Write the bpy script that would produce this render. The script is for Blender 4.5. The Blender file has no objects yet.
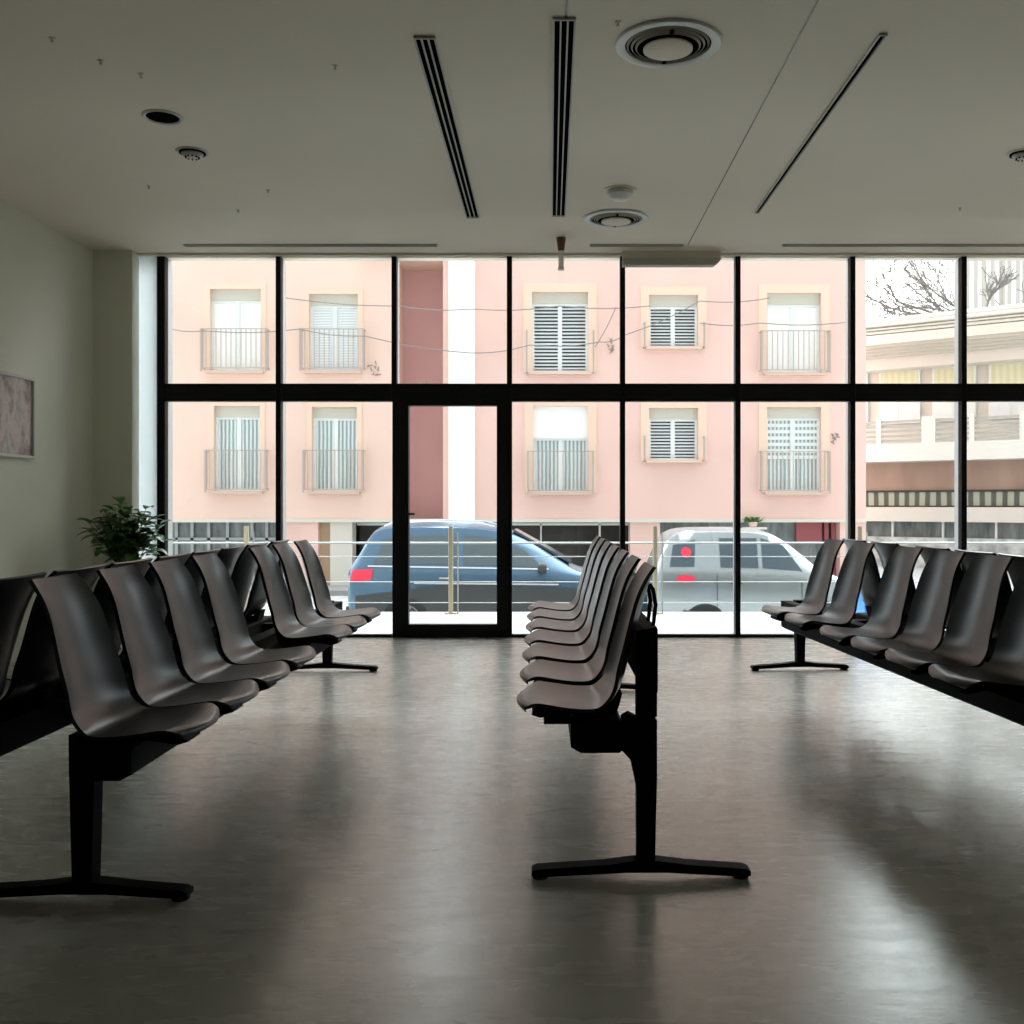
import bpy, math, random
from mathutils import Vector, Matrix
PI = math.pi
S = bpy.context.scene
COL = S.collection

# ------------------------------------------------------------------ camera
H = 1.08           # eye height
F = 1024.0
camd = bpy.data.cameras.new('camera'); cam = bpy.data.objects.new('camera', camd); COL.objects.link(cam)
cam.location = (0, 0, H); cam.rotation_euler = (PI/2, 0, 0)
camd.sensor_width = 36; camd.lens = 36.0
camd.shift_x = -38/1024; camd.shift_y = -8/1024
camd.clip_start = 0.05; camd.clip_end = 300
S.camera = cam

# ------------------------------------------------------------------ world: bright overcast sky, brightest beyond the street
W = bpy.data.worlds.new('world'); S.world = W; W.use_nodes = True
nt = W.node_tree; nt.nodes.clear()
wo = nt.nodes.new('ShaderNodeOutputWorld'); bg = nt.nodes.new('ShaderNodeBackground')
tc = nt.nodes.new('ShaderNodeTexCoord'); sx = nt.nodes.new('ShaderNodeVectorMath'); sx.operation = 'DOT_PRODUCT'; sx.inputs[1].default_value = (0, .75, .66)
mr = nt.nodes.new('ShaderNodeMapRange')
mr.inputs['From Min'].default_value = 0.22; mr.inputs['From Max'].default_value = 1.0
mr.inputs['To Min'].default_value = 1.25; mr.inputs['To Max'].default_value = 15.0
nt.links.new(tc.outputs['Generated'], sx.inputs[0]); nt.links.new(sx.outputs['Value'], mr.inputs['Value'])
nt.links.new(mr.outputs[0], bg.inputs['Strength'])
bg.inputs['Color'].default_value = (0.92, 0.965, 1.0, 1)
nt.links.new(bg.outputs[0], wo.inputs['Surface'])

S.view_settings.view_transform = 'Standard'; S.view_settings.look = 'None'
S.view_settings.exposure = 0.15; S.view_settings.gamma = 1.0
S.view_settings.use_curve_mapping = False

# portal in the window opening (gives no light of its own, it only guides the sky sampling)
ld = bpy.data.lights.new('sky_portal', 'AREA'); ld.shape = 'RECTANGLE'; ld.size = 9.6; ld.size_y = 3.1
ld.cycles.is_portal = True
lo = bpy.data.objects.new('sky_portal', ld); COL.objects.link(lo)
lo.location = (1.6, 8.62, 1.55); lo.rotation_euler = (-PI/2, 0, 0)

# ------------------------------------------------------------------ helpers
def at(px, py, d):
    return Vector(((px-550)*d/F, d, H-(py-504)*d/F))
def PX(px, d): return (px-550)*d/F
def PZ(py, d): return H-(py-504)*d/F

class MB:
    def __init__(s): s.v = []; s.f = []; s.m = []
    def add(s, vs, fs, m=0):
        n = len(s.v); s.v += [tuple(v) for v in vs]
        for f in fs: s.f.append(tuple(i+n for i in f)); s.m.append(m)
        return s
    def box(s, x0, x1, y0, y1, z0, z1, m=0):
        v = [(x, y, z) for x in (x0, x1) for y in (y0, y1) for z in (z0, z1)]
        return s.add(v, [(0,1,3,2),(4,6,7,5),(0,4,5,1),(2,3,7,6),(0,2,6,4),(1,5,7,3)], m)
    def bbox(s, x0, x1, y0, y1, z0, z1, b=0.004, m=0):
        # box with chamfered vertical/horizontal edges along its longest axis kept simple: an octagonal prism along the longest side
        d = [x1-x0, y1-y0, z1-z0]; ax = d.index(max(d))
        lo_ = [x0, y0, z0]; hi = [x1, y1, z1]; a1, a2 = [i for i in range(3) if i != ax]
        b = min(b, d[a1]/3, d[a2]/3)
        ring = [(lo_[a1]+b, lo_[a2]), (hi[a1]-b, lo_[a2]), (hi[a1], lo_[a2]+b), (hi[a1], hi[a2]-b), (hi[a1]-b, hi[a2]), (lo_[a1]+b, hi[a2]), (lo_[a1], hi[a2]-b), (lo_[a1], lo_[a2]+b)]
        vs = []
        for e in (lo_[ax], hi[ax]):
            for p in ring:
                c = [0, 0, 0]; c[ax] = e; c[a1] = p[0]; c[a2] = p[1]; vs.append(c)
        fs = [tuple(range(8)), tuple(range(15, 7, -1))] + [(i, 8+i, 8+(i+1) % 8, (i+1) % 8) for i in range(8)]
        return s.add(vs, fs, m)
    def prism(s, pts, axis, a, b, m=0):
        # pts are 2-D; axis 'y' -> (x,z) extruded along y ; 'x' -> (y,z) ; 'z' -> (x,y)
        def mk(p, t):
            return {'y': (p[0], t, p[1]), 'x': (t, p[0], p[1]), 'z': (p[0], p[1], t)}[axis]
        n = len(pts); vs = [mk(p, a) for p in pts]+[mk(p, b) for p in pts]
        return s.add(vs, [tuple(range(n)), tuple(range(2*n-1, n-1, -1))]+[(i, n+i, n+(i+1) % n, (i+1) % n) for i in range(n)], m)
    def tube(s, pts, r, n=8, m=0, caps=True):
        pts = [Vector(p) for p in pts]; rs = r if isinstance(r, (list, tuple)) else [r]*len(pts)
        vs = []; fs = []; up = None
        for i, p in enumerate(pts):
            t = (pts[min(i+1, len(pts)-1)]-pts[max(i-1, 0)]).normalized()
            if up is None:
                up = Vector((0, 0, 1)) if abs(t.z) < .9 else Vector((1, 0, 0))
            a = t.cross(up)
            if a.length < 1e-5: a = t.cross(Vector((0, 1, 0)))
            a.normalize(); b = a.cross(t).normalized(); up = b
            for k in range(n):
                an = 2*PI*k/n
                vs.append(p+(a*math.cos(an)+b*math.sin(an))*rs[i])
        for i in range(len(pts)-1):
            for k in range(n):
                fs.append((i*n+k, (i+1)*n+k, (i+1)*n+(k+1) % n, i*n+(k+1) % n))
        if caps:
            fs.append(tuple(range(n))); fs.append(tuple(range(len(pts)*n-1, (len(pts)-1)*n-1, -1)))
        return s.add(vs, fs, m)
    def lathe(s, prof, c, n=32, axis='z', m=0):
        # prof: (radius, height) list, closed by fans when radius 0
        vs = []; fs = []
        for (r, h) in prof:
            for k in range(n):
                a = 2*PI*k/n; p = (r*math.cos(a), r*math.sin(a), h)
                if axis == 'y': p = (p[0], p[2], p[1])
                if axis == 'x': p = (p[2], p[0], p[1])
                vs.append((c[0]+p[0], c[1]+p[1], c[2]+p[2]))
        for i in range(len(prof)-1):
            for k in range(n):
                fs.append((i*n+k, i*n+(k+1) % n, (i+1)*n+(k+1) % n, (i+1)*n+k))
        return s.add(vs, fs, m)
    def build(s, name, mat, parent=None, loc=(0, 0, 0), smooth=False, bevel=0):
        me = bpy.data.meshes.new(name)
        L = Vector(loc)
        me.from_pydata([tuple(Vector(v)-L) for v in s.v], [], s.f)
        mats = mat if isinstance(mat, (list, tuple)) else [mat]
        for q in mats: me.materials.append(q)
        for p, mi in zip(me.polygons, s.m): p.material_index = mi
        me.validate(); me.update()
        import bmesh
        bm = bmesh.new(); bm.from_mesh(me)
        bmesh.ops.remove_doubles(bm, verts=bm.verts, dist=1e-5)
        bmesh.ops.recalc_face_normals(bm, faces=bm.faces); bm.to_mesh(me); bm.free()
        if smooth:
            me.shade_smooth(); me.set_sharp_from_angle(angle=math.radians(38))
        o = bpy.data.objects.new(name, me); COL.objects.link(o); o.location = L
        if parent is not None:
            o.parent = parent
        if bevel:
            b = o.modifiers.new('bevel', 'BEVEL'); b.width = bevel; b.segments = 2; b.limit_method = 'ANGLE'
        return o

def empty(name, loc, rz=0):
    o = bpy.data.objects.new(name, None); COL.objects.link(o); o.location = loc; o.rotation_euler = (0, 0, rz)
    o.empty_display_size = .1
    return o
def tag(o, label=None, cat=None, group=None, kind=None):
    if label: o['label'] = label
    if cat: o['category'] = cat
    if group: o['group'] = group
    if kind: o['kind'] = kind
    return o
def struct(o): o['kind'] = 'structure'; return o
def cop(o, parent=None, loc=None, rz=None):
    c = o.copy(); COL.objects.link(c)
    if parent is not None: c.parent = parent
    if loc is not None: c.location = loc
    if rz is not None: c.rotation_euler = (0, 0, rz)
    return c

def mat(name, col, rough=.6, metal=0, var=0, scale=4, bump=0, bscale=60, col2=None, spec=None, stretch=(1,1,1), rvar=0, detail=6):
    m = bpy.data.materials.new(name); m.use_nodes = True; n = m.node_tree; b = n.nodes['Principled BSDF']
    b.inputs['Base Color'].default_value = (*col, 1); b.inputs['Roughness'].default_value = rough; b.inputs['Metallic'].default_value = metal
    if spec is not None: b.inputs['Specular IOR Level'].default_value = spec
    t = None
    if var or bump or col2 or rvar:
        t = n.nodes.new('ShaderNodeTexCoord'); mp = n.nodes.new('ShaderNodeMapping'); mp.inputs['Scale'].default_value = stretch
        n.links.new(t.outputs['Object'], mp.inputs[0])
    if var or col2:
        z = n.nodes.new('ShaderNodeTexNoise'); z.inputs['Scale'].default_value = scale; z.inputs['Detail'].default_value = detail
        n.links.new(mp.outputs[0], z.inputs['Vector'])
        r = n.nodes.new('ShaderNodeValToRGB'); r.color_ramp.elements[0].position = .3; r.color_ramp.elements[1].position = .7
        a = col2 if col2 else tuple(c*(1-var) for c in col); c2 = col if col2 else tuple(min(1, c*(1+var)) for c in col)
        r.color_ramp.elements[0].color = (*a, 1); r.color_ramp.elements[1].color = (*c2, 1)
        n.links.new(z.outputs['Fac'], r.inputs[0]); n.links.new(r.outputs[0], b.inputs['Base Color'])
    if rvar:
        z3 = n.nodes.new('ShaderNodeTexNoise'); z3.inputs['Scale'].default_value = scale*2.3; z3.inputs['Detail'].default_value = 5
        n.links.new(mp.outputs[0], z3.inputs['Vector'])
        q = n.nodes.new('ShaderNodeMapRange'); q.inputs['From Min'].default_value = .15; q.inputs['From Max'].default_value = .85
        q.inputs['To Min'].default_value = rough-rvar; q.inputs['To Max'].default_value = rough+rvar
        n.links.new(z3.outputs['Fac'], q.inputs['Value']); n.links.new(q.outputs[0], b.inputs['Roughness'])
    if bump:
        z2 = n.nodes.new('ShaderNodeTexNoise'); z2.inputs['Scale'].default_value = bscale; z2.inputs['Detail'].default_value = 4
        n.links.new(mp.outputs[0], z2.inputs['Vector'])
        bu = n.nodes.new('ShaderNodeBump'); bu.inputs['Strength'].default_value = bump; bu.inputs['Distance'].default_value = .01
        n.links.new(z2.outputs['Fac'], bu.inputs['Height']); n.links.new(bu.outputs[0], b.inputs['Normal'])
    return m

def stripes(name, c1, c2, freq, axis='X', rough=.7, width=.5):
    m = bpy.data.materials.new(name); m.use_nodes = True; n = m.node_tree; b = n.nodes['Principled BSDF']; b.inputs['Roughness'].default_value = rough
    t = n.nodes.new('ShaderNodeTexCoord'); w = n.nodes.new('ShaderNodeTexWave'); w.bands_direction = axis; w.inputs['Scale'].default_value = freq
    w.inputs['Distortion'].default_value = .6; w.inputs['Detail'].default_value = 1
    r = n.nodes.new('ShaderNodeValToRGB'); r.color_ramp.elements[0].position = width-.15; r.color_ramp.elements[1].position = width+.15
    r.color_ramp.elements[0].color = (*c1, 1); r.color_ramp.elements[1].color = (*c2, 1)
    n.links.new(t.outputs['Object'], w.inputs['Vector']); n.links.new(w.outputs['Fac'], r.inputs[0]); n.links.new(r.outputs[0], b.inputs['Base Color'])
    return m

def clear_glass(name, tint=(.96, .98, .97), k=.08):
    m = bpy.data.materials.new(name); m.use_nodes = True; n = m.node_tree; n.nodes.clear()
    o = n.nodes.new('ShaderNodeOutputMaterial'); mx = n.nodes.new('ShaderNodeMixShader'); tr = n.nodes.new('ShaderNodeBsdfTransparent')
    gl = n.nodes.new('ShaderNodeBsdfGlossy'); gl.inputs['Roughness'].default_value = .02; fr = n.nodes.new('ShaderNodeFresnel'); fr.inputs['IOR'].default_value = 1.35
    tr.inputs['Color'].default_value = (*tint, 1)
    n.links.new(fr.outputs[0], mx.inputs[0]); n.links.new(tr.outputs[0], mx.inputs[1]); n.links.new(gl.outputs[0], mx.inputs[2]); n.links.new(mx.outputs[0], o.inputs[0])
    return m

# concrete floor: blotchy, with pale wear and a satin coat
def floor_mat():
    m = mat('polished_concrete', (.47, .47, .43), rough=.27, scale=3.2, col2=(.39, .39, .355), bump=.05, bscale=30, rvar=.035, stretch=(.7, 2.2, 1), detail=5)
    for nd in m.node_tree.nodes:
        if nd.type == 'VALTORGB': nd.color_ramp.elements[0].position = .15; nd.color_ramp.elements[1].position = .85
    m.node_tree.nodes['Principled BSDF'].inputs['Specular IOR Level'].default_value = 1.0
    m.node_tree.nodes['Principled BSDF'].inputs['Specular Tint'].default_value = (.90, .97, .94, 1)
    return m

M = dict(
    floor=floor_mat(),
    wall=mat('sage_wall_paint', (.74, .73, .62), .75, var=.03, scale=1.2, bump=.03, bscale=40),
    jamb=mat('pale_jamb_paint', (.62, .66, .66), .6),
    ceil=mat('ceiling_paint', (.80, .72, .595), .85, var=.03, scale=.8, bump=.03, bscale=25),
    frame=mat('black_aluminium', (.007, .007, .007), .5, 0, spec=.2),
    fin=mat('grey_aluminium', (.35, .36, .36), .4, .5),
    glass=clear_glass('window_glass'),
    shell=mat('black_moulded_plastic', (.009, .010, .0105), .30, spec=.26),
    bench=mat('black_powder_coat', (.004, .004, .004), .65, spec=.05),
    rub=mat('black_rubber', (.01, .01, .01), .7),
    slot=mat('slot_dark', (.006, .006, .006), .9, spec=0.0),
    trim=mat('diffuser_paint', (.50, .48, .43), .6),
    trimw=mat('white_metal_ring', (.62, .61, .57), .4),
    chrome=mat('chrome', (.75, .75, .75), .18, 1),
    copper=mat('brown_collar', (.16, .07, .03), .4, .3),
    dgrey=mat('dark_grey_metal', (.09, .09, .085), .4, .4),
    pinkL=mat('peach_render', (.80, .57, .48), .9, var=.05, scale=.5, bump=.05, bscale=20),
    pinkR=mat('pink_render', (.79, .53, .465), .9, var=.05, scale=.5, bump=.05, bscale=20),
    shaded_pink=mat('shaded_pink_render', (.66, .40, .385), .9, var=.06, scale=.6),  # shade of the recess put into a darker pink
    edge=mat('peach_surround', (.80, .59, .47), .9),
    whitep=mat('white_render', (.93, .93, .91), .8),
    cream=mat('cream_render', (.68, .63, .56), .85, var=.03, scale=.7),
    wframe=mat('white_window_frame', (.80, .82, .80), .5),
    curtain=stripes('sheer_curtain', (.30, .38, .38), (.72, .78, .78), 3.4, 'X'),
    blind=stripes('lace_blind', (.60, .66, .68), (.88, .90, .90), 5.0, 'Z'),
    rollbox=mat('shutter_box', (.58, .56, .48), .6),
    louvre=mat('pale_louvre', (.66, .70, .70), .5),
    darkin=mat('dark_interior', (.035, .045, .05), .5),
    rail=mat('balcony_iron', (.46, .38, .34), .5, .2),
    street=mat('asphalt', (.42, .42, .41), .9, var=.12, scale=3, bump=.2, bscale=80),
    pave=mat('pale_paving', (.26, .265, .265), .8, var=.07, scale=2.5, stretch=(.4, 2, 1)),
    steel=mat('railing_steel', (.34, .345, .34), .45, .5),
    brass=mat('railing_post', (.46, .40, .28), .4, .5),
    shopglass=mat('shop_glass', (.10, .12, .12), .12, 0, col2=(.26, .29, .28), scale=2.2, stretch=(3, 1, .6)),
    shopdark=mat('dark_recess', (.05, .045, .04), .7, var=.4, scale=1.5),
    beige=mat('beige_pillar', (.70, .52, .43), .85),
    tan=mat('tan_pillar', (.50, .36, .24), .85),
    redpanel=mat('dark_red_panel', (.36, .09, .10), .6),
    yel=stripes('yellow_blind', (.66, .64, .42), (.72, .70, .50), 1.6, 'X'),
    brownw=mat('brown_wall', (.40, .27, .21), .8, var=.15, scale=1.0, stretch=(2, 1, .5)),
    stripwin=stripes('striped_strip_window', (.10, .11, .09), (.42, .44, .35), 1.0, 'X', width=.45),
    mould=mat('grey_moulding', (.56, .53, .46), .8),
    slatd=mat('grey_slat', (.40, .40, .37), .6),
    frost=None,
    slat=mat('white_slat', (.70, .70, .65), .6),
    tile=mat('roof_tile', (.20, .19, .165), .9, var=.3, scale=6, stretch=(1, 1, 4)),
    stone=mat('pale_rubble', (.62, .62, .60), .9, col2=(.22, .23, .22), scale=3.5, bump=.4, bscale=14),
    far=stripes('far_tower_cladding', (.55, .53, .50), (.86, .86, .85), .8, 'X'),
    bark=mat('bark', (.22, .20, .18), .9),
    wire=mat('wire', (.25, .23, .22), .7),
    leaf=mat('leaf_green', (.15, .30, .09), .4, col2=(.06, .14, .04), scale=9),
    stem=mat('stem_green', (.06, .09, .03), .6),
    pot=mat('dark_planter', (.05, .05, .05), .5),
    soil=mat('soil', (.05, .035, .025), .95, var=.3, scale=30),
    carblue=mat('blue_car_paint', (.075, .135, .20), .2, .35),
    carsilver=mat('silver_car_paint', (.30, .33, .34), .22, .6),
    cardark=mat('dark_car_parts', (.03, .032, .035), .5),
    carglass=mat('car_glass', (.05, .07, .085), .06),
    carglassl=mat('grey_car_glass', (.07, .09, .10), .08),
    tail=mat('red_tail_light', (.75, .03, .07), .2),
    headl=mat('headlamp_glass', (.7, .72, .72), .1),
    bluebox=mat('blue_plastic', (.03, .22, .72), .35),
    bluedark=mat('violet_plastic', (.10, .07, .40), .4),
)

def frosted():
    m = bpy.data.materials.new('frosted_panel'); m.use_nodes = True; n = m.node_tree; n.nodes.clear()
    o = n.nodes.new('ShaderNodeOutputMaterial'); mx_ = n.nodes.new('ShaderNodeMixShader'); a = n.nodes.new('ShaderNodeBsdfTranslucent'); b = n.nodes.new('ShaderNodeBsdfDiffuse')
    a.inputs['Color'].default_value = (.60, .64, .64, 1); b.inputs['Color'].default_value = (.6, .63, .62, 1); mx_.inputs[0].default_value = .2
    n.links.new(a.outputs[0], mx_.inputs[1]); n.links.new(b.outputs[0], mx_.inputs[2]); n.links.new(mx_.outputs[0], o.inputs[0]); return m
M['frost'] = frosted()
M['shell'].node_tree.nodes['Principled BSDF'].inputs['Specular Tint'].default_value = (.86, .95, .97, 1)
# ------------------------------------------------------------------ room shell
CZ = 3.10; WY = 8.32; LX = -3.64; RX = 6.45; BY = -3.2
o = MB().box(LX-.3, RX+.3, BY-.3, 8.42, -.2, 0).build('floor', M['floor']); struct(o)
o = MB().box(LX-.3, RX+.3, BY-.3, 8.25, CZ, CZ+.25).build('ceiling', M['ceil']); struct(o)
o = MB().box(LX-.3, LX, BY-.3, 8.6, 0, CZ).build('wall_left', M['wall']); struct(o)
o = MB().box(RX, RX+.3, BY-.3, 8.6, 0, CZ).build('wall_right', M['wall']); struct(o)
o = MB().box(LX, RX, BY-.3, BY, 0, CZ).build('wall_back', M['wall']); struct(o)
# corner pier beside the glazing, with a pale chamfered reveal
pier = MB().box(LX, -3.327, 8.15, 8.29, 0, CZ).build('trim_1', M['wall']); struct(pier)
o = MB().box(LX, -3.18, 8.29, 8.33, 0, CZ).build('window_11', M['frost']); struct(o)
# head above the glass, where the ceiling stops
o = MB().box(LX-.3, RX+.3, 8.25, 8.44, 3.085, CZ+.25).build('trim_3', M['ceil']); struct(o)
# thin ceiling joints
o = MB().box(1.071, 1.078, 1.0, 7.98, CZ-.002, CZ).build('trim_4', M['dgrey']); struct(o)
o = MB().box(.062, .072, 1.0, 4.25, CZ-.002, CZ).build('trim_5', M['dgrey']); struct(o)

# ------------------------------------------------------------------ glazing
mull = [162, 279, 394.5, 509.5, 622.5, 737.5, 852, 963, 1078, 1193, 1308]
mx = [PX(p, WY) for p in mull]
tz0, tz1 = PZ(401.5, WY), PZ(384, WY)
hw = .0205
win_n = 0
for i in range(len(mull)-1):
    a, b = mx[i], mx[i+1]
    a0 = a-hw if i else a-.033; b0 = b-hw
    a1 = a+hw if i else a+.033
    is_door = (i == 2)
    zlow = tz1 if is_door else 0.0
    fr = MB()
    fr.bbox(a0, a1, WY-.03, WY+.05, tz0 if is_door else 0, 3.085, .003)
    fr.box(a1, b0, WY-.03, WY+.05, tz0, tz1)
    if not is_door: fr.box(a1, b0, WY-.03, WY+.05, 0, .022)
    if i == len(mull)-2: fr.bbox(b0, b0+2*hw, WY-.03, WY+.05, 0, 3.085, .003)
    w = struct(fr.build('window_%d' % (i+1), M['frame']))
    MB().box(a0+.012, a1-.004, WY+.052, WY+.155, 0 if not is_door else tz1, 3.085).build('mullion_fin', M['fin'], w)
    MB().box(a1, b0, WY+.012, WY+.02, tz1, 3.085).build('pane', M['glass'], w)
    if not is_door:
        MB().box(a1, b0, WY+.012, WY+.02, .022, tz0).build('pane', M['glass'], w)
# door, with wide stiles
dx0, dx1 = PX(393, WY), PX(512, WY)
gx0, gx1, gz0, gz1 = PX(409, WY), PX(497, WY), PZ(624, WY), PZ(406, WY)
d = MB().box(dx0+.001, gx0, WY-.04, WY+.05, 0, tz0).box(gx1, dx1-.04, WY-.04, WY+.05, 0, tz0)
d.box(gx0, gx1, WY-.04, WY+.05, 0, gz0).box(gx0, gx1, WY-.04, WY+.05, gz1, tz0)
door = struct(d.build('door_1', M['frame']))
MB().box(gx0, gx1, WY, WY+.01, gz0, gz1).build('pane', M['glass'], door)
hx = PX(405, WY)
MB().tube([(hx-.01, WY-.045, 1.0), (hx-.01, WY-.09, 1.0), (hx+.09, WY-.09, 1.0)], .009, 8).box(hx-.03, hx+.01, WY-.052, WY-.04, .93, 1.07).build('door_handle', M['frame'], door)

# ------------------------------------------------------------------ waiting benches
# seat shell: local u = from the front lip to the back, w = along the bench, z up
prof = [(.004, .503), (.006, .513), (.024, .521), (.060, .523), (.105, .515), (.155, .507), (.205, .503), (.245, .507), (.275, .525), (.297, .552), (.313, .590), (.327, .640), (.343, .700), (.358, .760), (.375, .825), (.395, .886), (.405, .915)]
def cat(ps, n):
    out = []
    for i in range(len(ps)-1):
        p0 = ps[max(i-1, 0)]; p1 = ps[i]; p2 = ps[i+1]; p3 = ps[min(i+2, len(ps)-1)]
        for k in range(n):
            t = k/n
            out.append(tuple(.5*((2*b)+(-a+c)*t+(2*a-5*b+4*c-d)*t*t+(-a+3*b-3*c+d)*t**3) for a, b, c, d in zip(p0, p1, p2, p3)))
    out.append(ps[-1]); return out
def seat_mesh(tw=.122):
    P = cat(prof, 3); n = len(P); NW = 16
    # arc length
    L = [0]
    for i in range(1, n): L.append(L[-1]+math.dist(P[i], P[i-1]))
    T = L[-1]
    def width(s):
        keys = [(0, .118), (.012, .140), (.04, .164), (.10, .182), (.20, .190), (.33, .186), (.42, .172), (.52, .170), (.66, .164), (.80, .150+(tw-.122)*.4), (.92, .136+(tw-.122)*.8), (.97, .131+(tw-.122)), (1, tw)]
        for (a, x), (b, y) in zip(keys, keys[1:]):
            if s <= b:
                t = (s-a)/(b-a); return x+(y-x)*t
        return keys[-1][1]
    top = []; bot = []
    for i in range(n):
        s = L[i]/T; w = width(s)
        a = P[max(i-1, 0)]; b = P[min(i+1, n-1)]
        tu, tz = b[0]-a[0], b[1]-a[1]; l = math.hypot(tu, tz); nu, nz = -tz/l, tu/l     # normal to the sitter's side
        for j in range(NW+1):
            q = -1+2*j/NW
            # dish: edges rise toward the sitter, more at the back; front lip bows outwards
            dish = (.010+.020*min(1, max(0, (s-.35)/.2)))*q*q*(1-abs(2*s-1)**6*.8)
            lipbow = .030*(q*q)*max(0, 1-s/.10)
            droop = -.012*max(0, 1-s/.12)*q*q
            u = P[i][0]+nu*dish+lipbow; z = P[i][1]+nz*dish+droop
            top.append((u, w*q, z))
            th = .011-.006*max(0, 1-s/.06)
            bot.append((u-nu*th, w*q*.985, z-nz*th))
    m = MB(); N = n*(NW+1)
    fs = []
    for i in range(n-1):
        for j in range(NW):
            a = i*(NW+1)+j; b = a+NW+1
            fs.append((a, a+1, b+1, b)); fs.append((N+a, N+b, N+b+1, N+a+1))
    for i in range(n-1):
        a = i*(NW+1); b = a+NW+1; fs.append((a, b, N+b, N+a)); a += NW; b += NW; fs.append((a, N+a, N+b, b))
    for j in range(NW):
        fs.append((j, N+j, N+j+1, j+1)); a = (n-1)*(NW+1)+j; fs.append((a, a+1, N+a+1, N+a))
    m.add(top+bot, fs)
    return m

def foot_mesh(back, front):
    # an arched cross foot around the post, thick in the middle, ends resting on small pads; local (u,z) extruded along w
    pts = [(-front, .012), (-front, .026), (-front+.015, .033), (-.12, .045), (-.035, .056), (.035, .056), (.12, .045), (back-.015, .033), (back, .026), (back, .012), (back-.05, .011), (.06, .022), (-.06, .022), (-front+.05, .011)]
    m = MB()
    m.prism(pts, 'y', -.026, .026)
    return m
def pad_mesh(u):
    return MB().lathe([(0, 0), (.022, 0), (.024, .004), (.022, .013), (0, .013)], (u, 0, 0), 16)

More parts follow.
